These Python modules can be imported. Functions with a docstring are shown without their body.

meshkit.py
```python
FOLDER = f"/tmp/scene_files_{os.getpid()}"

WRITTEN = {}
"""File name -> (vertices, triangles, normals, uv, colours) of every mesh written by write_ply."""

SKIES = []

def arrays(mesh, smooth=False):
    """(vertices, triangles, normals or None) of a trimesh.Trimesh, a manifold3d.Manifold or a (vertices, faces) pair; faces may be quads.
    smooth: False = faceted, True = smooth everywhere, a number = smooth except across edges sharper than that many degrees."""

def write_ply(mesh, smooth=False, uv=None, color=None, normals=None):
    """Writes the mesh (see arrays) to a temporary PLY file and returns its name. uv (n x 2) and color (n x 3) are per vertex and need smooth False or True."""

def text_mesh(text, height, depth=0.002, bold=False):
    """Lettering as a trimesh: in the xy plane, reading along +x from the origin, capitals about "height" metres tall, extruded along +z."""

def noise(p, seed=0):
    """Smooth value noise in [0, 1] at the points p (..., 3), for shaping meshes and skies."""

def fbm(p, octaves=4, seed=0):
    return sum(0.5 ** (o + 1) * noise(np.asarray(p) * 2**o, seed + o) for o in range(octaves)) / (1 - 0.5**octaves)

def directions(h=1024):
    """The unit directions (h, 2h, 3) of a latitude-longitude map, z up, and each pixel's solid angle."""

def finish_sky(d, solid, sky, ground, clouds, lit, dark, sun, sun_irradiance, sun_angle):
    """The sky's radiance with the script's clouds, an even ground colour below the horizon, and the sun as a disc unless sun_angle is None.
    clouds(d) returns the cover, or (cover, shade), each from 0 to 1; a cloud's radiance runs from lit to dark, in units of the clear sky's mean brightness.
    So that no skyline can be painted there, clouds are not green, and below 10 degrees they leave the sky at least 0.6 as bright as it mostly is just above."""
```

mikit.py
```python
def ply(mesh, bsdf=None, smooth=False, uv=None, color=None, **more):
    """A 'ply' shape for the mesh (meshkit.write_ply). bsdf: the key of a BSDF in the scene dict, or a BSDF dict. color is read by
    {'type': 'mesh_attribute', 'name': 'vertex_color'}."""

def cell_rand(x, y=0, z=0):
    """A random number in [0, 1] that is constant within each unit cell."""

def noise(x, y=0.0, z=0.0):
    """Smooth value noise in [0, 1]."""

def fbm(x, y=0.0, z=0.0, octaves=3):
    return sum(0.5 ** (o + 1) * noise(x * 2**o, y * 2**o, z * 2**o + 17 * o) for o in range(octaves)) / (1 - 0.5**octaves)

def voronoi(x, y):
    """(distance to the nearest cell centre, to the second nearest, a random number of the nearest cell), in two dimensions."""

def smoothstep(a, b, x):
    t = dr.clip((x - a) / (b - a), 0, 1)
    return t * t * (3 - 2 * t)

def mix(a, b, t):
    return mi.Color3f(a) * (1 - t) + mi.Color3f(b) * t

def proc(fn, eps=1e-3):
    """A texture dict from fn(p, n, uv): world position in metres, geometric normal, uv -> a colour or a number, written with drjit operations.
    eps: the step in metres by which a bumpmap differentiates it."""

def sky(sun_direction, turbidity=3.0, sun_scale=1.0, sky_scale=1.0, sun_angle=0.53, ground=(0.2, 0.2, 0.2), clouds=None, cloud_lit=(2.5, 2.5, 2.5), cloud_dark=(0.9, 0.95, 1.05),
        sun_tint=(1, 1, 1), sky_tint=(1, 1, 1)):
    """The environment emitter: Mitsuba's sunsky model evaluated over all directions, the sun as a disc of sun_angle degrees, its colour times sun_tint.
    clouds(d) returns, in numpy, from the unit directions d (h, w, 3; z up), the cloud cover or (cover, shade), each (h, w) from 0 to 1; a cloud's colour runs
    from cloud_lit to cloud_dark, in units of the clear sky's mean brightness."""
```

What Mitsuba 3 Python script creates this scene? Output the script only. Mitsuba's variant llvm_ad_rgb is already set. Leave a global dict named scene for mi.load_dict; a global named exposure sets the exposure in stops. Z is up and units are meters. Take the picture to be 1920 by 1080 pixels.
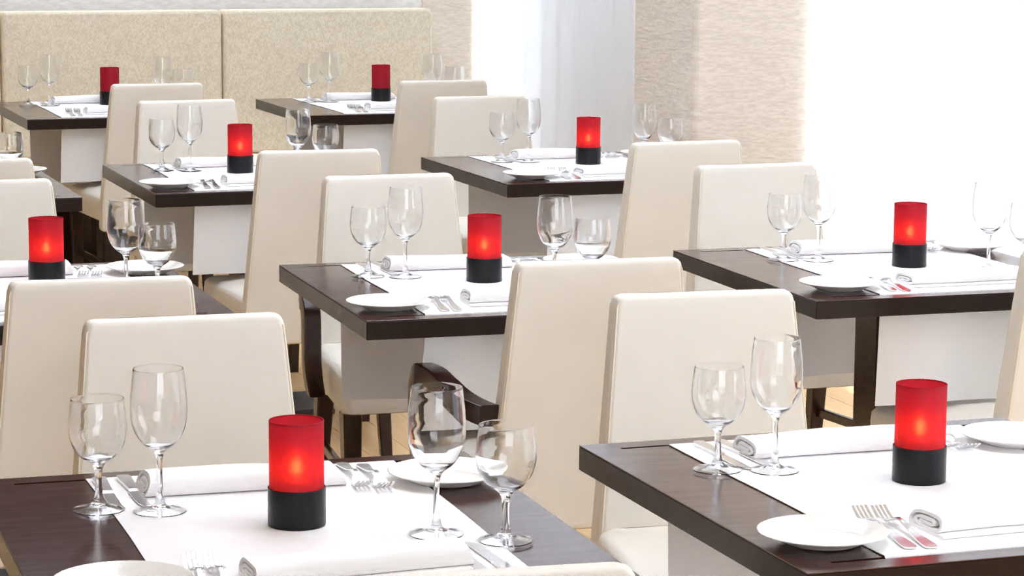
import math, random
import numpy as np, trimesh, mitsuba as mi, mikit
import drjit as dr
from shapely.geometry import Polygon, LineString, box as sbox
from shapely import affinity
from mikit import noise, fbm, mix, smoothstep

T = mi.ScalarTransform4f
random.seed(7)
RNG = np.random.default_rng(7)
PI = math.pi
scene, labels = {}, {}

# ------------------------------------------------------------------ camera, sky, exposure
FOC, YAW, PITCH, ROLL, EYE = 4969.6, 0.330725, 0.150294, 0.007233, 1.6506
f = np.array([math.sin(YAW) * math.cos(PITCH), math.cos(YAW) * math.cos(PITCH), -math.sin(PITCH)])
r0 = np.array([math.cos(YAW), -math.sin(YAW), 0.0])
u0 = np.cross(r0, f)
up = u0 * math.cos(ROLL) - r0 * math.sin(ROLL)
scene['camera'] = {'type': 'perspective', 'fov': math.degrees(2 * math.atan(960 / FOC)), 'fov_axis': 'x', 'near_clip': 0.05, 'far_clip': 100.0,
                   'to_world': T().look_at(origin=[0, 0, EYE], target=[*(np.array([0, 0, EYE]) + f * 5)], up=[*up])}
# an even bright overcast sky outside
scene['sky'] = mikit.sky([0.4, -0.3, 0.85], turbidity=4.0, sun_scale=0.0, sky_scale=1.0, ground=(0.45, 0.45, 0.45), clouds=lambda d: np.ones(d.shape[:2]),
                         cloud_lit=(4.7, 5.05, 5.6), cloud_dark=(4.7, 5.05, 5.6))
exposure = 2.78


# ------------------------------------------------------------------ materials
def mat(key, d, two=True):
    scene[key] = {'type': 'twosided', 'bsdf': d} if two else d
    return key


def rgb(*c):
    return {'type': 'rgb', 'value': list(c)}


def prin(c, rough=0.5, **k):
    return {'type': 'principled', 'base_color': c if isinstance(c, dict) else rgb(*c), 'roughness': rough, **k}


def wood_col(a, b, sx, sy):
    def fn(p, n, uv):
        g = fbm(p.x * sx, p.y * sy, p.z * 60, 3)
        return mix(a, b, smoothstep(0.3, 0.7, g))
    return mikit.proc(fn)


mat('m_tabletop', {'type': 'roughplastic', 'distribution': 'beckmann', 'alpha': 0.04, 'int_ior': 1.85, 'diffuse_reflectance': wood_col((0.046, 0.013, 0.009), (0.056, 0.017, 0.012), 8, 90)})
mat('m_edge', prin(wood_col((0.017, 0.008, 0.006), (0.020, 0.010, 0.007), 60, 60), 0.25, eta=1.33))
mat('m_darkwood', prin(wood_col((0.018, 0.006, 0.004), (0.026, 0.009, 0.006), 40, 40), 0.18, eta=1.5))


def leather(p, n, uv):
    g = fbm(p.x * 9, p.y * 9, p.z * 9, 2)
    return mix((0.735, 0.70, 0.63), (0.785, 0.75, 0.68), g)


mat('m_leather', prin(mikit.proc(leather), 0.48, specular=0.35))
mat('m_piping', prin((0.76, 0.69, 0.57), 0.5, specular=0.3))
mat('m_cloth', prin((0.79, 0.79, 0.80), 0.8, specular=0.1, sheen=0.2))
mat('m_napkin', prin((0.84, 0.837, 0.835), 0.85, specular=0.1, sheen=0.2))
mat('m_china', prin((0.77, 0.755, 0.72), 0.12, specular=0.5))
mat('m_steel', prin((0.80, 0.79, 0.78), 0.16, metallic=1.0))
mat('m_iron', prin((0.055, 0.06, 0.07), 0.35, specular=0.5))
mat('m_blackcup', prin((0.004, 0.005, 0.006), 0.3, specular=0.3))
mat('m_glass', {'type': 'dielectric', 'int_ior': 1.46, 'ext_ior': 1.0}, two=False)
mat('m_redglass', {'type': 'principledthin', 'base_color': rgb(0.54, 0.022, 0.046), 'roughness': 0.45, 'spec_trans': 0.35, 'diff_trans': 0.75, 'eta': 1.45}, two=False)
mat('m_wax', prin((0.85, 0.8, 0.72), 0.5))
mat('m_alu', prin((0.8, 0.8, 0.8), 0.3, metallic=1.0))
mat('m_sheer', {'type': 'principledthin', 'base_color': rgb(0.925, 0.95, 0.975), 'roughness': 0.9, 'diff_trans': 0.45, 'spec_trans': 0.0, 'eta': 1.2}, two=False)
mat('m_pane', {'type': 'thindielectric', 'int_ior': 1.5, 'ext_ior': 1.0}, two=False)
mat('m_frame', prin((0.75, 0.75, 0.75), 0.4))


def tweed(p, n, uv):
    a = fbm(p.x * 95, p.y * 95, p.z * 42, 3)
    b = noise(p.x * 240, p.y * 240, p.z * 110)
    return mix((0.65, 0.565, 0.425), (0.80, 0.725, 0.59), smoothstep(0.2, 0.8, 0.55 * a + 0.45 * b))


mat('m_tweed', prin(mikit.proc(tweed), 0.9, specular=0.1, sheen=0.3))


def plaster_h(p, n, uv):
    return 0.5 * fbm((p.x + p.y) * 26, 0.0, p.z * 100, 3) + 0.5 * fbm((p.x + p.y) * 60, 3.0, p.z * 170, 2)


def plaster_c(p, n, uv):
    return mix((0.66, 0.585, 0.50), (0.78, 0.70, 0.605), smoothstep(0.25, 0.75, plaster_h(p, n, uv)))


mat('m_plaster', {'type': 'bumpmap', 'arbitrary': mikit.proc(plaster_h, 2e-3), 'scale': 0.004, 'bsdf': prin(mikit.proc(plaster_c), 0.85, specular=0.15)})


def wallpaper_c(p, n, uv):
    return mix((0.72, 0.71, 0.69), (0.82, 0.81, 0.79), smoothstep(0.3, 0.7, fbm(p.x * 30, p.y * 30, p.z * 60, 3)))


mat('m_wallpaper', prin(mikit.proc(wallpaper_c), 0.85, specular=0.15))
mat('m_white', prin((0.82, 0.80, 0.77), 0.8, specular=0.2))
mat('m_ceil', prin((0.8, 0.78, 0.74), 0.8, specular=0.2))
mat('m_panel', prin(wood_col((0.035, 0.016, 0.010), (0.05, 0.025, 0.015), 30, 30), 0.6))


def oak_c(p, n, uv):
    t = mikit.cell_rand(dr.floor((p.x + 0.39) / 0.13), dr.floor((p.y - 2.0) / 1.65), 4)
    g = fbm(p.x * 70, p.y * 5, 0.0, 3)
    return mix((0.64, 0.42, 0.20), (0.82, 0.58, 0.32), 0.5 * t + 0.5 * g)


mat('m_oak', prin(mikit.proc(oak_c), 0.35, specular=0.4))
mat('m_oaksub', prin((0.68, 0.46, 0.24), 0.5))


# ------------------------------------------------------------------ mesh helpers
def cat(ms):
    return trimesh.util.concatenate(ms)


def bx(x0, x1, y0, y1, z0, z1):
    m = trimesh.creation.box((x1 - x0, y1 - y0, z1 - z0))
    m.apply_translation(((x0 + x1) / 2, (y0 + y1) / 2, (z0 + z1) / 2))
    return m


def bevel_box(x0, x1, y0, y1, z0, z1, b=0.003):
    import manifold3d as m3
    pts = []
    for sx, x in ((1, x0), (-1, x1)):
        for sy, y in ((1, y0), (-1, y1)):
            for sz, z in ((1, z0), (-1, z1)):
                pts += [[x + sx * b, y + sy * b, z], [x + sx * b, y, z + sz * b], [x, y + sy * b, z + sz * b]]
    m = m3.Manifold.hull_points(pts).to_mesh()
    return trimesh.Trimesh(np.array(m.vert_properties[:, :3]), np.array(m.tri_verts), process=False)


def loft(rings, cap0=True, cap1=True):
    """rings: list of (n,3), same n, counter-clockwise seen from the end side."""
    n = len(rings[0])
    v = np.vstack(rings)
    fs = []
    for k in range(len(rings) - 1):
        a = k * n + np.arange(n)
        b = k * n + (np.arange(n) + 1) % n
        fs += [np.stack([a, b, b + n], 1), np.stack([a, b + n, a + n], 1)]
    if cap0:
        v = np.vstack([v, rings[0].mean(0)])
        i = np.arange(n)
        fs.append(np.stack([(i + 1) % n, i, i * 0 + len(v) - 1], 1))
    if cap1:
        v = np.vstack([v, rings[-1].mean(0)])
        i = np.arange(n) + (len(rings) - 1) * n
        fs.append(np.stack([i, (np.arange(n) + 1) % n + (len(rings) - 1) * n, i * 0 + len(v) - 1], 1))
    return trimesh.Trimesh(v, np.vstack(fs), process=False)


def rrect(hx, hy, r, k=5):
    """rounded rectangle outline, counter-clockwise, 4*(k+1) points"""
    r = min(r, hx * 0.99, hy * 0.99)
    out = []
    for cx, cy, a0 in ((hx - r, hy - r, 0), (-hx + r, hy - r, 90), (-hx + r, -hy + r, 180), (hx - r, -hy + r, 270)):
        for t in np.linspace(0, 90, k + 1):
            a = math.radians(a0 + t)
            out.append((cx + r * math.cos(a), cy + r * math.sin(a)))
    return np.array(out)


def lathe(pts, n=48):
    return trimesh.creation.revolve(np.array(pts, float), sections=n)


def smooth_pts(pts, n=6):
    from scipy.interpolate import PchipInterpolator
    p = np.array(pts, float)
    d = np.r_[0, np.cumsum(np.linalg.norm(np.diff(p, axis=0), axis=1))]
    s = np.unique(np.concatenate([np.linspace(d[i], d[i + 1], n + 1) for i in range(len(d) - 1)]))
    return np.stack([PchipInterpolator(d, p[:, k])(s) for k in range(p.shape[1])], 1)


def tube(path, r, n=6):
    path = np.array(path, float)
    rings = []
    for i, p in enumerate(path):
        t = path[min(i + 1, len(path) - 1)] - path[max(i - 1, 0)]
        t /= np.linalg.norm(t)
        a = np.cross(t, [0.13, 0.31, 0.94] if abs(t[2]) < 0.9 else [1, 0, 0])
        a /= np.linalg.norm(a)
        b = np.cross(t, a)
        th = np.linspace(0, 2 * PI, n, endpoint=False)
        rings.append(p + r * (np.cos(th)[:, None] * a + np.sin(th)[:, None] * b))
    return loft(rings)


def taper(p0, p1, w0, w1, d0=None, d1=None):
    d0, d1 = d0 or w0, d1 or w1
    rings = []
    for t in (0, 1):
        p = np.array(p0) * (1 - t) + np.array(p1) * t
        w, d = w0 * (1 - t) + w1 * t, d0 * (1 - t) + d1 * t
        q = rrect(w / 2, d / 2, 0.004, 2)
        rings.append(np.c_[q, q[:, 0] * 0] + p)
    return loft(rings)


def put(key, shape, to=None, **lab):
    d = dict(shape)
    if to is not None:
        d['to_world'] = to
    scene[key] = d
    if lab:
        labels.setdefault(key, {}).update(lab)
    return key


COUNT = {}


def numbered(name):
    k = COUNT.get(name, 0)
    COUNT[name] = k + 1
    return name if k == 0 else f'{name}_{k:03d}'


def thing(name, parts, to, label, category, group=None):
    """parts: list of (part key path, shape); an empty path makes the thing itself one mesh"""
    key = numbered(name)
    used = {}
    for pth, sh in parts:
        if pth == '':
            put(key, sh, to)
            continue
        c = used.get(pth, 0)
        used[pth] = c + 1
        put(f'{key}__{pth}' + (f'_{c:03d}' if c else ''), sh, to)
    labels[key] = {'label': label, 'category': category, **({'group': group} if group else {})}
    return key


def struct(key, mesh, m, smooth=False, label=None):
    put(key, mikit.ply(mesh, m, smooth))
    if '__' not in key:
        labels[key] = {'kind': 'structure', **({'label': label} if label else {})}
    return key


# ------------------------------------------------------------------ the room
XW, YB = 3.90, 11.98            # curtain plane, back wall
struct('floor', bx(-3.0, 4.6, -3.5, 12.2, -0.12, -0.012), 'm_oaksub', label='light oak parquet floor under the tables and chairs')
FX0, FX1, FY0, FY1, BW, BL = -0.39, 4.03, 2.0, 11.9, 0.13, 1.65
plank = mikit.ply(bevel_box(-BW / 2 + 0.0005, BW / 2 - 0.0005, -BL / 2 + 0.0005, BL / 2 - 0.0005, -0.012, 0.0, 0.0015), 'm_oak')
n_pl = 0
for i in range(34):
    for j in range(6):
        put('floor__plank' + (f'_{n_pl:03d}' if n_pl else ''), plank, T().translate([FX0 + (i + 0.5) * BW, FY0 + (j + 0.5) * BL, 0]))
        n_pl += 1
# boards out of the picture, laid level with the others
put('floor__far_boards', mikit.ply(cat([bx(-3.0, FX0, -3.5, 12.2, -0.012, 0), bx(FX1, 4.6, -3.5, 12.2, -0.012, 0), bx(FX0, FX1, -3.5, FY0, -0.012, 0), bx(FX0, FX1, FY1, 12.2, -0.012, 0)]), 'm_oak'))
labels['floor__plank'] = {'label': 'light oak floor board'}

struct('wall_back', bx(-3.0, 4.35, YB, YB + 0.2, -0.1, 4.0), 'm_wallpaper', label='pale grey textured wall above the banquette')
struct('wall_back__corner_panel', bx(3.655, 4.15, YB - 0.012, YB - 0.001, 0, 3.9), 'm_plaster')
labels['wall_back__corner_panel'] = {'label': 'beige plastered end of the wall right of the banquette'}
struct('wall_back__unseen_dark_panelling', bx(-3.0, 3.6, YB - 0.03, YB - 0.001, 1.75, 3.9), 'm_panel')  # out of view, darkens the reflection in the front left tabletop
struct('unseen_wall_left', bx(-3.2, -3.0, -3.5, 12.2, -0.1, 4.0), 'm_panel')  # out of view, dark so that table tops and edges reflect little
WZ0, WZ1 = 0.12, 3.72
wr = [bx(4.15, 4.35, -3.5, YB, -0.1, WZ0), bx(4.15, 4.35, -3.5, YB, WZ1, 4.0), bx(4.15, 4.35, 8.3, 11.05, WZ0, 2.0), bx(4.15, 4.35, 8.3, 8.85, 2.0, WZ1), bx(4.15, 4.35, 3.2, 4.5, WZ0, WZ1), bx(4.15, 4.35, -3.5, 1.1, WZ0, WZ1)]
struct('wall_right', cat(wr), 'm_white')
struct('unseen_wall_front', cat([bx(-3.2, 4.35, -3.7, -3.5, -0.1, 0.2), bx(-3.2, 4.35, -3.7, -3.5, 3.7, 4.0), bx(-3.2, -1.6, -3.7, -3.5, 0.2, 3.7), bx(2.2, 4.35, -3.7, -3.5, 0.2, 3.7)]), 'm_white')  # out of view behind the camera; opening sized to light the chair fronts
# unseen ceiling; its long roof opening is sized to light the tables from above
SX0, SX1, SY0, SY1 = 1.2, 2.75, 2.6, 11.9
CH = 3.9                        # ceiling height
struct('ceiling', cat([bx(-3.2, SX0, -3.7, 12.2, CH, CH + 0.1), bx(SX1, 4.35, -3.7, 12.2, CH, CH + 0.1), bx(SX0, SX1, -3.7, SY0, CH, CH + 0.1), bx(SX0, SX1, SY1, 12.2, CH, CH + 0.1)]), 'm_ceil')
for k, (y0, y1, z0) in enumerate(((11.05, YB, WZ0), (4.5, 8.3, WZ0), (1.1, 3.2, WZ0), (8.85, 11.05, 2.0))):  # the last two are out of view, placed to light glasses and tabletop reflections
    w = f'window_{k + 1}'
    fr = [bx(4.2, 4.28, y0, y0 + 0.05, z0, WZ1), bx(4.2, 4.28, y1 - 0.05, y1, z0, WZ1), bx(4.2, 4.28, y0, y1, z0, z0 + 0.05), bx(4.2, 4.28, y0, y1, WZ1 - 0.05, WZ1)]
    for m in np.arange(y1 - 1.15, y0 + 0.3, -1.15):
        fr.append(bx(4.2, 4.28, m - 0.025, m + 0.025, z0, WZ1))
    struct(w, cat(fr), 'm_frame', label='unseen window with white frame in the right wall')
    pn = trimesh.Trimesh([[4.24, y0, z0], [4.24, y1, z0], [4.24, y1, WZ1], [4.24, y0, WZ1]], [[0, 1, 2], [0, 2, 3]], process=False)
    put(w + '__pane', mikit.ply(pn, 'm_pane'))

# unseen small downlights, placed in the ceiling to give highlights on the glasses
for k, (x, y) in enumerate(((-0.2, 1.5), (-0.2, 4.5), (-0.2, 7.5), (-0.2, 10.5), (-1.6, 3.0), (-1.6, 6.0), (1.2, -1.0), (2.6, 0.2))):
    dm = trimesh.creation.cylinder(0.045, 0.02, sections=20)
    put('ceiling__unseen_downlight' + (f'_{k:03d}' if k else ''), mikit.ply(dm, 'm_white', emitter={'type': 'area', 'radiance': rgb(14.0, 12.5, 10.5)}), T().translate([x, y, CH - 0.0]))

# pillar between the curtains, plastered, with softened corners
PX, PY0, PY1 = 3.470, 8.238, 8.80
q = rrect((4.16 - PX) / 2, (PY1 - PY0) / 2, 0.022, 4) + [(4.16 + PX) / 2, (PY0 + PY1) / 2]
struct('wall_pillar', loft([np.c_[q, q[:, 0] * 0 + z] for z in (0, 1.9, 3.9)]), 'm_plaster', 40, 'square plastered pillar between the two curtains, beige front and grey side')


def curtain(y0, y1, seed, amp, top=3.86):
    r = np.random.default_rng(seed)
    ys = np.arange(y0, y1 + 1e-6, 0.02)
    ph = np.cumsum(r.uniform(0.7, 1.3, len(ys))) * 0.02 * 2 * PI / 0.22
    xs = XW + amp * np.sin(ph) + 0.5 * amp * np.sin(ph * 0.37 + seed)
    zs = np.array([0.02, 0.8, 1.6, 2.4, top])
    v, fs = [], []
    for j, z in enumerate(zs):
        a = 1.0 - 0.25 * (z / top)
        for x, y in zip(xs, ys):
            v.append([XW + (x - XW) * a, y, z])
    n = len(ys)
    for j in range(len(zs) - 1):
        for i in range(n - 1):
            a = j * n + i
            fs += [[a, a + 1, a + n + 1], [a, a + n + 1, a + n]]
    return trimesh.Trimesh(v, fs, process=False)


put('curtain', mikit.ply(curtain(8.82, YB - 0.02, 3, 0.018), 'm_sheer', True))
labels['curtain'] = {'label': 'white sheer curtain hanging between the banquette corner and the pillar', 'category': 'curtain', 'group': 'white sheer curtains'}
put('curtain_001', mikit.ply(curtain(4.35, 8.225, 5, 0.012), 'm_sheer', True))
labels['curtain_001'] = {'label': 'wide bright white sheer curtain right of the pillar at the right edge', 'category': 'curtain', 'group': 'white sheer curtains'}

# ------------------------------------------------------------------ banquette
BF = 11.75


def cushion(x0, x1, y0, y1, z0, z1, r=0.02):
    hx, hz = (x1 - x0) / 2, (z1 - z0) / 2
    rings = []
    for t, ins in ((0, 0.012), (0.15, 0.003), (0.3, 0), (0.8, 0), (0.93, 0.004), (1.0, 0.016)):
        q = rrect(hx - ins, hz - ins, r, 4)
        rings.append(np.c_[q[:, 0] + (x0 + x1) / 2, q[:, 0] * 0 + y1 + (y0 - y1) * t, q[:, 1] + (z0 + z1) / 2])
    return loft(rings)


parts = []
for k in range(5):
    x1 = 3.640 - k * 0.992
    parts.append(('back_panel', mikit.ply(cushion(x1 - 0.989, x1, BF, BF + 0.17, 0.44, 1.09), 'm_tweed', 40)))
for k in range(5):
    x1 = 3.640 - k * 0.992
    m = cushion(x1 - 0.988, x1, -0.44, -0.33, 11.20, BF + 0.1)
    m.vertices = m.vertices[:, [0, 2, 1]] * [1, 1, -1]
    m.invert()
    parts.append(('seat_cushion', mikit.ply(m, 'm_tweed', 40)))
parts.append(('plinth', mikit.ply(bx(3.64 - 4.96, 3.62, 11.27, BF + 0.17, 0, 0.33), 'm_darkwood')))
thing('banquette', parts, None, 'long tan tweed banquette with tall flat back panels along the back wall', 'banquette')

# ------------------------------------------------------------------ chair meshes (local: facing +y, y = 0 at the top of the back)
TOPZ, SEATZ0, SEATZ1 = 0.90, 0.37, 0.465


def back_hw(z):
    return 0.176 + 0.088 * (TOPZ - z) if z > 0.42 else 0.176 + 0.088 * (TOPZ - 0.42)


def back_yc(z):
    return 0.085 * (TOPZ - z) - 0.02 * max(0, 0.55 - z)


def back_th(z):
    return 0.046 + 0.045 * (TOPZ - z)


def chair_back():
    rings = []
    for z, ins in ((0.335, 0.008), (0.340, 0.002), (0.350, 0), (0.45, 0), (0.55, 0), (0.65, 0), (0.75, 0), (0.84, 0), (0.878, 0), (0.891, 0.001), (0.897, 0.004), (0.90, 0.010)):
        hw, th = back_hw(z) - ins, back_th(z) / 2 - min(ins, 0.012)
        top = max(0.0, (z - 0.86) / 0.04)
        hw -= 0.003 * top ** 2
        q = rrect(hw, th, 0.012, 4)
        # gently padded faces
        bul = 0.006 * np.clip(1 - (q[:, 0] / hw) ** 2, 0, 1) * np.sign(q[:, 1]) * (1 - top)
        rings.append(np.c_[q[:, 0], q[:, 1] + bul + back_yc(z), q[:, 0] * 0 + z])
    return loft(rings)


def back_piping():
    out = []
    for s in (1, -1):
        left = [(-back_hw(z) + 0.005, back_yc(z) + s * (back_th(z) / 2 - 0.003), z) for z in (0.345, 0.42, 0.5, 0.6, 0.7, 0.8, 0.88)]
        right = [(-x, y, z) for x, y, z in left[::-1]]
        y = back_yc(0.893) + s * (back_th(0.893) / 2 - 0.008)
        out.append(tube(left + [(-back_hw(0.9) + 0.012, y, 0.8945)] + [(back_hw(0.9) - 0.012, y, 0.8945)] + right, 0.0028, 5))
    return cat(out)


def chair_seat():
    rings = []
    y0, y1 = 0.045, 0.53
    for z, ins in ((0.370, 0.006), (0.373, 0.001), (0.383, 0), (0.43, -0.002), (0.452, 0.0), (0.462, 0.006), (0.470, 0.02)):
        hy = (y1 - y0) / 2 - ins
        q = rrect(0.262 - ins, hy, 0.028, 5)
        yy = q[:, 1] + (y0 + y1) / 2
        q[:, 0] *= 0.82 + 0.18 * np.clip((yy - y0) / (y1 - y0), 0, 1)
        rings.append(np.c_[q[:, 0], yy, q[:, 0] * 0 + z])
    base = rings[-1]
    c = base.mean(0)
    for s in (0.75, 0.5, 0.25):
        g = c + (base - c) * [s, s, 1]
        g[:, 2] = 0.470 + 0.020 * (1 - s ** 2)
        rings.append(g)
    return loft(rings)


def arm_mesh():
    c = [(0.02, 0.583), (0.06, 0.585), (0.12, 0.592), (0.19, 0.610), (0.25, 0.624), (0.295, 0.625), (0.322, 0.606), (0.332, 0.57), (0.334, 0.50), (0.330, 0.44), (0.322, 0.388)]
    p = smooth_pts(c, 4)
    rings = []
    for i, (y, z) in enumerate(p):
        t = p[min(i + 1, len(p) - 1)] - p[max(i - 1, 0)]
        t /= np.linalg.norm(t)
        nrm = np.array([-t[1], t[0]])
        xo = 0.212 + 0.081 * min(1.0, max(0.0, y / 0.30)) ** 0.8
        if z < 0.50 and y > 0.3:
            xo -= 0.014 * ((0.50 - z) / 0.112) ** 2
        q = rrect(0.0215, 0.022, 0.005, 2)
        rings.append(np.c_[xo + q[:, 0], y + nrm[0] * q[:, 1], z + nrm[1] * q[:, 1]])
    m = loft(rings)
    if m.volume < 0:
        m.invert()
    return m


def mirror_x(m):
    m = m.copy()
    m.vertices = m.vertices * [-1, 1, 1]
    m.invert()
    return m


def chair_parts():
    P = [('backrest', mikit.ply(chair_back(), 'm_leather', 35)), ('seat', mikit.ply(chair_seat(), 'm_leather', 35)), ('piping', mikit.ply(back_piping(), 'm_piping', 60))]
    for s in (-1, 1):
        P.append(('leg', mikit.ply(taper((s * 0.232, 0.495, 0), (s * 0.236, 0.500, 0.373), 0.034, 0.048), 'm_darkwood')))
        P.append(('leg', mikit.ply(taper((s * 0.195, -0.01, 0), (s * 0.186, 0.045, 0.34), 0.034, 0.046), 'm_darkwood')))
    for s in (-1, 1):
        q = rrect(0.008, 0.013, 0.003, 2)
        st = loft([np.c_[q[:, 0] + s * xx, q[:, 0] * 0 + yy, q[:, 1] + 0.20] for xx, yy in ((0.191, 0.02), (0.233, 0.49))])
        if st.volume < 0:
            st.invert()
        P.append(('stretcher', mikit.ply(st, 'm_darkwood')))
    return P


CHAIR = chair_parts()
A_ = arm_mesh()
ARM = [('armrest', mikit.ply(A_, 'm_darkwood', 40)), ('armrest', mikit.ply(mirror_x(A_), 'm_darkwood', 40))]


def chair(x, y, rot, far, label, arms=False):
    to = T().translate([x, y, 0]).rotate([0, 0, 1], rot + (180 if far else 0))
    return thing('dining_chair', CHAIR + (ARM if arms else []), to, label, 'chair', 'cream upholstered dining chairs')


# ------------------------------------------------------------------ table meshes
TW, TD, TH, TZ = 0.781, 0.859, 0.0414, 0.75
SLOT_V, SLOT_L, SLOT_W = 0.385, 0.668, 0.009


def tabletop(z0, z1):
    import manifold3d as m3
    hx, hy = TW / 2, TD / 2
    b = 0.0007 if z1 - z0 < 0.01 else 0.0015
    pts = []
    for sx in (-1, 1):
        for sy in (-1, 1):
            for z, s in ((z1, -1), (z0, 1)):
                pts += [[sx * (hx - b), sy * (hy - b), z], [sx * hx, sy * (hy - b), z + s * b], [sx * (hx - b), sy * hy, z + s * b]]
    m = m3.Manifold.hull_points(pts)
    for s in (-1, 1):
        m = m - m3.Manifold.cube([SLOT_L, SLOT_W, 0.1], True).translate([0, s * SLOT_V, TZ - 0.02])
    m = m.to_mesh()
    return trimesh.Trimesh(np.array(m.vert_properties[:, :3]), np.array(m.tri_verts), process=False)


TABLE = [('tabletop', mikit.ply(tabletop(TZ - TH, TZ - 0.002), 'm_edge')), ('tabletop__veneer', mikit.ply(tabletop(TZ - 0.002, TZ), 'm_tabletop')),
         ('column', mikit.ply(bevel_box(-0.06, 0.06, -0.06, 0.06, 0.02, TZ - TH, 0.003), 'm_darkwood')),
         ('base_plate', mikit.ply(bevel_box(-0.23, 0.23, -0.155, 0.155, 0.0, 0.02, 0.004), 'm_iron'))]

RUN_T = 0.0012


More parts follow.
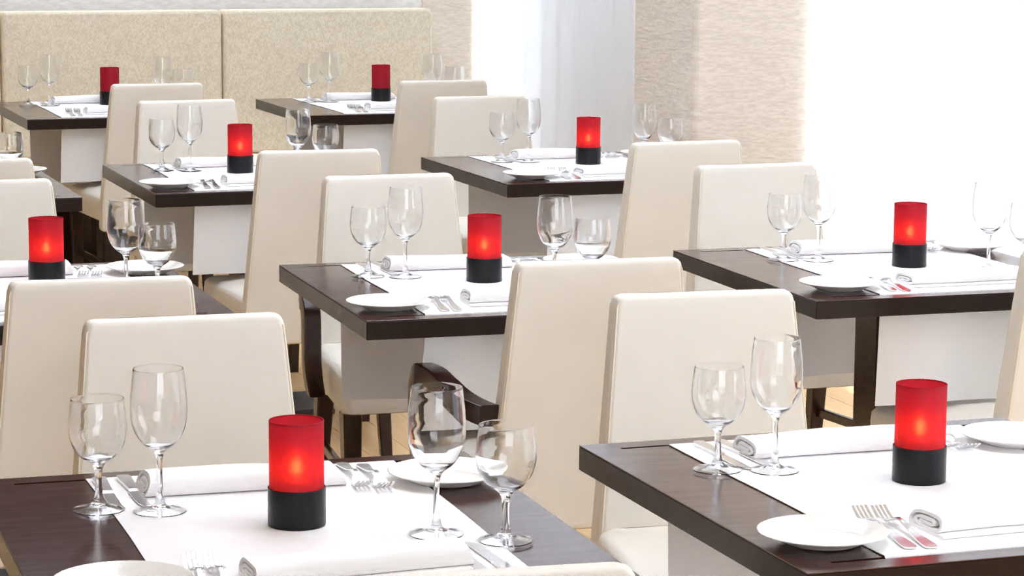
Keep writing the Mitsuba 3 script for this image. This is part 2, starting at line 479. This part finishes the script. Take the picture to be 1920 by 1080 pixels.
def runner(seed, x0, x1, zn, zf, pinch=0.018):
    """cloth strip: far drop, through the slot, over the top, through the near slot, near drop"""
    r = np.random.default_rng(seed)
    R = 0.0035
    path = [(SLOT_V + 0.0005, z) for z in np.linspace(zf, TZ - 0.006, 12)]
    path += [(SLOT_V - 0.001, TZ - 0.001), (SLOT_V - 0.004, TZ + 0.0022)]
    path += [(v, TZ + 0.0016) for v in np.linspace(SLOT_V - 0.02, -SLOT_V + 0.02, 24)]
    path += [(-SLOT_V + 0.004, TZ + 0.0022), (-SLOT_V + 0.001, TZ - 0.001)]
    path += [(-SLOT_V - 0.0005, z) for z in np.linspace(TZ - 0.006, zn, 12)]
    p = np.array(path)
    us = np.linspace(0, 1, 25)
    top, bot = [], []
    sk = r.uniform(-0.006, 0.006, 2)
    for i, (v, z) in enumerate(p):
        t = p[min(i + 1, len(p) - 1)] - p[max(i - 1, 0)]
        t = t / np.linalg.norm(t)
        nrm = np.array([-t[1], t[0]]) * -1      # outward (up on the table)
        drop = max(0.0, (TZ - TH - z) / 0.3)
        for u in us:
            x = x0 + (x1 - x0) * u + 0.002 * math.sin(v * 9 + seed)
            amp = 0.010 * drop
            dv = amp * math.sin(u * 9 + seed * 1.7 + (2 if v > 0 else 0)) * (1 if v > 0 else -1)
            x += drop * (pinch if v < 0 else 0.004) * (0.5 - u) * 2 * (1 if v > 0 else -0.6)
            o = (v + dv, z)
            a = np.array(o) + nrm * RUN_T * 0.5
            b = np.array(o) - nrm * RUN_T * 0.5
            top.append((x, a[0], a[1]))
            bot.append((x, b[0], b[1]))
    n, mm = len(us), len(p)
    v = np.array(top + bot)
    fs = []
    N = n * mm
    for i in range(mm - 1):
        for j in range(n - 1):
            a = i * n + j
            fs += [[a, a + 1, a + n + 1], [a, a + n + 1, a + n], [N + a, N + a + n + 1, N + a + 1], [N + a, N + a + n, N + a + n + 1]]
    for i in range(mm - 1):
        for j, sgn in ((0, 1), (n - 1, -1)):
            a, b = i * n + j, (i + 1) * n + j
            q = [[a, b, N + b], [a, N + b, N + a]]
            fs += q if sgn > 0 else [w[::-1] for w in q]
    for i, sgn in ((0, -1), (mm - 1, 1)):
        for j in range(n - 1):
            a, b = i * n + j, i * n + j + 1
            q = [[a, b, N + b], [a, N + b, N + a]]
            fs += q if sgn < 0 else [w[::-1] for w in q]
    m = trimesh.Trimesh(v, fs, process=False)
    if m.volume < 0:
        m.invert()
    return m


# ------------------------------------------------------------------ tableware meshes (local z = 0 on the cloth)
def glass_mesh(kind, w):
    """w: wall thickness of the bowl"""
    if kind == 'wine':
        outer = [(0.0385, 0.0), (0.0388, 0.0014), (0.0300, 0.0029), (0.0170, 0.0058), (0.0080, 0.0120), (0.0048, 0.0300), (0.0042, 0.0550), (0.0046, 0.0760), (0.0085, 0.0885), (0.0215, 0.0985), (0.0335, 0.1140), (0.0400, 0.1330), (0.0414, 0.1500), (0.0400, 0.1750), (0.0375, 0.1980), (0.0362, 0.2100)]
        z0, first = 0.0945, 0.0985
    else:
        outer = [(0.0378, 0.0), (0.0381, 0.0014), (0.0300, 0.0030), (0.0175, 0.0062), (0.0090, 0.0125), (0.0056, 0.0260), (0.0050, 0.0420), (0.0056, 0.0580), (0.0105, 0.0690), (0.0225, 0.0770), (0.0345, 0.0900), (0.0410, 0.1080), (0.0424, 0.1220), (0.0412, 0.1400), (0.0392, 0.1560), (0.0384, 0.1640)]
        z0, first = 0.0740, 0.0770
    inner = [(r_ - w, z_ + 0.8 * w * (1.6 if z_ < first + 0.02 else 0.2)) for r_, z_ in outer if z_ >= first][::-1]
    inner[0] = (outer[-1][0] - w, outer[-1][1])
    inner += [(0.0085, z0 + w), (0.0, z0 + w - 0.0008)]
    o, i = smooth_pts(outer[1:], 3), smooth_pts(inner, 3)
    th = max(0.0016, w)              # the underside of the foot is hollow: a foot of even thickness
    under = [(0.0, outer[4][1] * 0.75), (outer[4][0], outer[4][1] - th - 0.003), (outer[3][0], outer[3][1] - th), (outer[2][0], max(0.0004, outer[2][1] - th)), (0.0365, 0.0)]
    return lathe(np.vstack([under, [outer[0]], o, i]), 48)


GLASS = {(k, w): mikit.ply(glass_mesh(k, w), 'm_glass', 50) for k in ('wine', 'water') for w in (0.0011, 0.0016, 0.0026)}


def glass(kind, y):     # the far glasses have slightly thicker walls
    return GLASS[kind, 0.0011 if y < 4.5 else 0.0016 if y < 7 else 0.0026]



plate_prof = [(0.0, 0.004), (0.030, 0.004), (0.050, 0.0045), (0.058, 0.0065), (0.066, 0.0100), (0.080, 0.0145), (0.0905, 0.0175), (0.0918, 0.0168), (0.0912, 0.0155), (0.080, 0.0118), (0.066, 0.0068), (0.056, 0.0018), (0.052, 0.0), (0.049, 0.0), (0.047, 0.0015), (0.0, 0.0015)]
PLATE = mikit.ply(lathe(plate_prof[::-1], 56), 'm_china', 40)


def bend(poly, th, zfun, size=0.009):
    m = trimesh.creation.extrude_polygon(poly, th, engine='earcut')
    v, fc = trimesh.remesh.subdivide_to_size(m.vertices, m.faces, size)
    v = np.array(v)
    v[:, 2] += zfun(v[:, 1], v[:, 0])
    return trimesh.Trimesh(v, fc, process=False)


def outline(pts):
    p = np.array(pts)
    return Polygon(np.vstack([p, (p * [-1, 1])[::-1]])).buffer(0)


# fork lies along y: handle end at y = 0, tine tips at y = 0.195, tines up
def fork_z(y, x):
    y = np.asarray(y)
    z = 0.004 + 0.010 * np.exp(-((y - 0.115) / 0.035) ** 2) - 0.004 * np.clip((y - 0.13) / 0.03, 0, 1)
    return np.maximum(z + 0.016 * np.clip((y - 0.155) / 0.04, 0, 1) ** 1.5, 0.001) - 0.003 * np.clip(1 - y / 0.06, 0, 1)


fork_handle = outline([(0.0045, 0.0), (0.0092, 0.004), (0.0100, 0.014), (0.0085, 0.035), (0.0050, 0.075), (0.0032, 0.110), (0.0034, 0.125), (0.0050, 0.133)])
head = outline([(0.0048, 0.131), (0.0095, 0.140), (0.0122, 0.152), (0.0126, 0.165), (0.0120, 0.195)])
for s in (-0.0064, 0.0, 0.0064):
    head = head.difference(sbox(s - 0.0013, 0.156, s + 0.0013, 0.2))
FORK = [('handle', mikit.ply(bend(fork_handle, 0.0024, fork_z), 'm_steel', 40)), ('tines', mikit.ply(bend(head, 0.0018, fork_z, 0.007), 'm_steel', 40))]
knife_handle = outline([(0.0060, 0.0), (0.0098, 0.004), (0.0105, 0.02), (0.0085, 0.06), (0.0072, 0.092), (0.0078, 0.097)])
knife_blade = Polygon([(-0.0072, 0.0965), (0.0072, 0.0965), (0.0100, 0.106), (0.0105, 0.16), (0.0092, 0.185), (0.004, 0.203), (-0.004, 0.210), (-0.0066, 0.208), (-0.0070, 0.15)])
KNIFE = [('handle', mikit.ply(bend(knife_handle, 0.0055, lambda y, x: 0 * y), 'm_steel', 40)), ('blade', mikit.ply(bend(knife_blade, 0.0016, lambda y, x: 0.0015 + 0 * y, 0.02), 'm_steel', 40))]


def napkin_mesh(seed, L=0.30):
    c = [(-0.016, 0.0028), (0.02, 0.0026), (0.066, 0.0026), (0.078, 0.0050), (0.083, 0.0120), (0.078, 0.0200), (0.066, 0.0240), (0.040, 0.0262), (0.014, 0.0250), (0.003, 0.0205), (-0.001, 0.0135), (0.004, 0.0080), (0.016, 0.0072), (0.060, 0.0080), (0.070, 0.0120), (0.060, 0.0175), (0.024, 0.0190), (0.018, 0.0150), (0.024, 0.0128), (0.056, 0.0126)]
    sp = smooth_pts(c, 4)
    poly = LineString(sp).buffer(0.0024, quad_segs=3, cap_style='round')
    if poly.geom_type != 'Polygon':
        poly = max(poly.geoms, key=lambda g: g.area)
    m = trimesh.creation.extrude_polygon(poly.simplify(0.0002), L, engine='earcut')
    v, fc = m.vertices, m.faces
    v, fc = trimesh.remesh.subdivide_to_size(v, fc, 0.03)
    v = np.array(v)
    x = v[:, 2] - L / 2
    y, z = v[:, 0], v[:, 1]
    import meshkit
    nz = meshkit.noise(np.stack([x * 18, y * 25, z * 30], 1), seed) - 0.5
    z = z * (1 + 0.10 * np.sin(x * 9 + seed)) + nz * 0.0035 * np.clip(z / 0.01, 0, 1)
    y = y + 0.004 * np.sin(x * 7 + seed * 2) + nz * 0.002
    x = x + (z - 0.012) * (0.45 if seed % 2 else 0.25) * np.sign(-x) * np.clip(np.abs(x) / (L / 2), 0, 1) ** 6
    mm = trimesh.Trimesh(np.stack([x, y, z], 1), fc, process=False)
    if mm.volume < 0:
        mm.invert()
    return mm


NAPKIN = [mikit.ply(napkin_mesh(s), 'm_napkin', 35) for s in range(3)]

cup = lathe([(0, 0), (0.0405, 0), (0.0412, 0.001), (0.0412, 0.0545), (0.0405, 0.0552), (0.0398, 0.0545), (0.0398, 0.046), (0, 0.046)], 56)
shade = lathe([(0.0372, 0.0465), (0.0392, 0.0465), (0.0392, 0.150), (0.0387, 0.1512), (0.0378, 0.1512), (0.0372, 0.150), (0.0372, 0.0465)], 56)
shade_sheet = lathe([(0.0390, 0.0462), (0.0390, 0.1495)], 64)
rim = lathe([(0.0377, 0.1490), (0.0392, 0.1490), (0.0394, 0.1500), (0.0390, 0.1512), (0.0380, 0.1512), (0.0376, 0.1502), (0.0377, 0.1490)], 56)
tcup = lathe([(0, 0.0462), (0.0190, 0.0462), (0.0195, 0.064), (0.0188, 0.064), (0.0184, 0.061), (0, 0.061)], 32)
wax = lathe([(0, 0.0611), (0.0182, 0.0611), (0.0182, 0.0622), (0.012, 0.0618), (0, 0.0625)], 24)
flame = lathe([(0, 0.072), (0.0036, 0.075), (0.0056, 0.081), (0.0050, 0.087), (0.0022, 0.094), (0, 0.099)], 16)
CANDLE = [('holder', mikit.ply(cup, 'm_blackcup', 35)), ('shade', mikit.ply(shade_sheet, 'm_redglass', True)), ('shade__rim', mikit.ply(rim, 'm_redglass', 40)), ('tealight', mikit.ply(tcup, 'm_alu', 35)), ('tealight__wax', mikit.ply(wax, 'm_wax', 35))]
FLAME = ('tealight__flame', mikit.ply(flame, 'm_wax', True, emitter={'type': 'area', 'radiance': rgb(11.0, 8.0, 0.8)}))

# ------------------------------------------------------------------ tables and what stands on them
TABLES = {   # centre x, y, rotation, phrase, runner x range, setting shift, candle, near drop, lit
    'T1': (0.889, 3.564, -1.17, 'front left table', (-0.224, 0.262), 0.0, (0.017, 0.010), True, 1),
    'T2': (1.875, 3.546, 0.40, 'front right table', (-0.250, 0.284), 0.0, (0.014, 0.022), True, 1),
    'T3': (1.892, 5.691, -1.64, 'centre table', (-0.250, 0.240), 0.0, (0.008, 0.045), False, 1),
    'T4': (2.911, 5.678, -0.68, 'right table by the bright curtain', (-0.215, 0.300), 0.035, (0.053, 0.005), False, 1),
    'T5': (0.863, 5.858, -0.37, 'left table behind two chair backs', (-0.240, 0.270), 0.01, (0.068, 0.10), False, 1),
    'T6': (1.911, 8.098, 0.16, 'third-row table left of centre', (-0.265, 0.250), -0.015, (-0.020, 0.06), False, 1),
    'T7': (2.986, 8.068, 0.99, 'table beside the pillar', (-0.234, 0.290), 0.04, (0.066, 0.056), False, 1),
    'T8': (1.926, 10.685, 0.55, 'left banquette table', (-0.250, 0.270), 0.0, (0.045, 0.165), False, 0),
    'T9': (3.021, 10.590, 1.23, 'right banquette table', (-0.240, 0.270), 0.03, (0.085, 0.165), False, 0),
    'T10': (0.910, 8.069, 0.16, 'table cut by the left edge', (-0.250, 0.260), 0.0, (0.03, 0.03), False, 1),
}
# (short glass, tall glass) of the far and the near place; (x, v) on the table
GL = {'T1': [(-0.239, 0.171), (-0.156, 0.137), (0.272, -0.167), (0.190, -0.105)],
      'T2': [(-0.255, 0.178), (-0.172, 0.146), (0.250, -0.165), (0.170, -0.118)],
      'T3': [(-0.236, 0.168), (-0.155, 0.138), (0.198, -0.165), (0.125, -0.118)],
      'T4': [(-0.203, 0.172), (-0.124, 0.142), (0.275, -0.165), (0.200, -0.118)],
      'T5': [(-0.240, 0.172), (-0.160, 0.142), (0.270, -0.165), (0.213, -0.097)],
      'T6': [(-0.248, 0.165), (-0.165, 0.135), (0.198, -0.165), (0.122, -0.118)],
      'T7': [(-0.194, 0.172), (-0.112, 0.142), (0.262, -0.165), (0.190, -0.118)],
      'T8': [(-0.288, 0.180), (-0.205, 0.150), (0.280, -0.165), (0.205, -0.118)],
      'T9': [(-0.226, 0.180), (-0.145, 0.150), (0.300, -0.165), (0.220, -0.118)],
      'T10': [(-0.243, 0.172), (-0.162, 0.142), (0.222, -0.165), (0.142, -0.118)]}
# what the photograph shows nothing of: outside the frame or hidden behind chairs and plates
SKIP = {(t, 'near', 'knife', q) for t in ('T2', 'T3', 'T4', 'T5', 'T6', 'T7', 'T8', 'T9', 'T10') for q in (0, 1)}
SKIP |= {(t, 'far', k, q) for t, ks in (('T5', ('knife',)), ('T6', ('fork',)), ('T8', ('fork',)), ('T9', ('fork',)), ('T10', ('fork', 'knife'))) for k in ks for q in (0, 1)}
SKIP |= {(t, 'near', 'fork', q) for t in ('T5', 'T10') for q in (0, 1)}
SKIP |= {('T2', 'near', 'water'), ('T2', 'near', 'wine'), ('T5', 'near', 'plate'), ('T5', 'far', 'water'), ('T5', 'far', 'wine'), ('T6', 'far', 'plate'), ('T8', 'far', 'plate'), ('T9', 'far', 'plate'), ('T8', 'near', 'plate'), ('T9', 'near', 'plate')}
SKIP |= {('T10', a, k) for a, k in (('near', 'plate'), ('near', 'napkin'), ('near', 'wine'), ('far', 'napkin'), ('far', 'water'), ('far', 'wine'))}
KEYOF = {}


def local(t, x, v, z=0.0, rot=0.0):
    X, Y, a = TABLES[t][:3]
    return T().translate([X, Y, 0]).rotate([0, 0, 1], a).translate([x, v, TZ + z]).rotate([0, 0, 1], rot)


CL, GZ = 0.0024, 0.0034
for i, (t, (X, Y, a, name, rx, sh, cd, long_near, lit)) in enumerate(TABLES.items()):
    base = T().translate([X, Y, 0]).rotate([0, 0, 1], a)
    thing('dining_table', TABLE, base, f'dark wood square table, the {name}', 'table', 'dark wood dining tables')
    thing('table_runner', [('', mikit.ply(runner(i + 1, rx[0], rx[1], 0.497, 0.418, 0.045 if t == 'T3' else 0.018), 'm_cloth', 50))], base, f'white cloth runner through the slots of the {name}', 'table runner', 'white table runners')
    if t != 'T10':
        thing('candle_holder', CANDLE + ([FLAME] if lit else []), local(t, cd[0], cd[1], CL, 20 * i), f'red glass candle holder with black base on the {name}', 'candle holder', 'red candle holders')
    r = np.random.default_rng(100 + i)
    j = lambda s: float(r.uniform(-s, s))
    for side, far in (('near', False), ('far', True)):
        s = -1 if far else 1
        flip = 180 if far else 0

        def at(x, v, z, rot):
            return local(t, s * x + sh + (0.02 if t == 'T1' and not far else 0), s * v, z, rot + flip)
        who = f'{side} side of the {name}'
        pv = -0.225 if far else -0.283
        if (t, side, 'plate') not in SKIP:
            KEYOF[t, side, 'plate'] = thing('side_plate', [('', PLATE)], at(-0.302 + j(.004), pv + j(.006), 0.0004 + 0.002, 0), f'round white side plate at the {who}', 'plate', 'white side plates')
        for q_, (nm, x, v, rr) in enumerate((('outer', -0.202, -0.364, -4.5), ('inner', -0.173, -0.374, -4.0))):
            if (t, side, 'fork', q_) not in SKIP:
                KEYOF[t, side, 'fork', q_] = thing('fork', FORK, at(x + j(.0015), v + j(.006), CL, rr + j(1.2)), f'{nm} steel fork at the {who}', 'fork', 'steel forks')
        for q_, (nm, x, v) in enumerate((('outer', 0.207, -0.372), ('inner', 0.172, -0.368))):
            if (t, side, 'knife', q_) not in SKIP:
                KEYOF[t, side, 'knife', q_] = thing('knife', KNIFE, at(x + j(.003), v + j(.006), CL, j(2.5)), f'{nm} steel knife at the {who}', 'knife', 'steel knives')
        if (t, side, 'napkin') not in SKIP:
            KEYOF[t, side, 'napkin'] = thing('napkin', [('', NAPKIN[(i + far) % 3])], at(0.015 + j(.006), -0.306 + j(.006), CL - 0.0004, j(2)), f'folded white cloth napkin at the {who}', 'napkin', 'folded white napkins')
        g = GL[t][:2] if far else GL[t][2:]
        if (t, side, 'water') not in SKIP:
            KEYOF[t, side, 'water'] = thing('water_glass', [('', glass('water', Y))], local(t, g[0][0], g[0][1], GZ), f'short stemmed water glass at the {who}', 'glass', 'short stemmed water glasses')
        if (t, side, 'wine') not in SKIP:
            KEYOF[t, side, 'wine'] = thing('wine_glass', [('', glass('wine', Y))], local(t, g[1][0], g[1][1], GZ), f'tall stemmed wine glass at the {who}', 'glass', 'tall stemmed wine glasses')

# ------------------------------------------------------------------ chairs
W = 'cream chair'
chair(0.947, 4.532, -2.4, True, W + ' facing the camera, behind the front left table')
chair(0.897, 2.71, -5.0, False, W + ' seen only by its top edge at the bottom of the picture')
chair(1.938, 4.541, -5.0, True, W + ' facing the camera, behind the front right table')
chair(1.903, 5.003, -3.2, False, 'cream chair with dark wooden arms, its back to the camera, before the centre table', True)
chair(1.941, 6.660, -0.6, True, 'cream chair with dark wooden arms facing the camera, behind the centre table', True)
chair(2.992, 6.659, 1.0, True, W + ' facing the camera, behind the right table by the bright curtain')
chair(3.022, 4.930, 1.5, False, W + ' cut by the right edge, showing its back')
chair(0.888, 5.022, -4.0, False, W + ' at the left edge showing its back, behind the front left table')
chair(0.904, 6.800, 0.0, True, W + ' facing the camera at the left edge, behind the lit candle')
chair(1.933, 7.346, -4.0, False, W + ' showing its back, before the third-row table left of centre')
chair(1.938, 9.188, 3.0, True, W + ' facing the camera, behind the third-row table left of centre')
chair(3.060, 7.319, 1.6, False, W + ' showing its back, before the table beside the pillar')
chair(3.000, 9.115, 2.4, True, W + ' facing the camera, behind the table beside the pillar')
chair(1.993, 9.985, -0.6, False, W + ' showing its back, before the left banquette table')
chair(3.105, 9.896, 0.4, False, W + ' showing its back, before the right banquette table')
chair(0.937, 7.330, 0.0, False, W + ' of which only a top corner shows at the left edge, farther back')
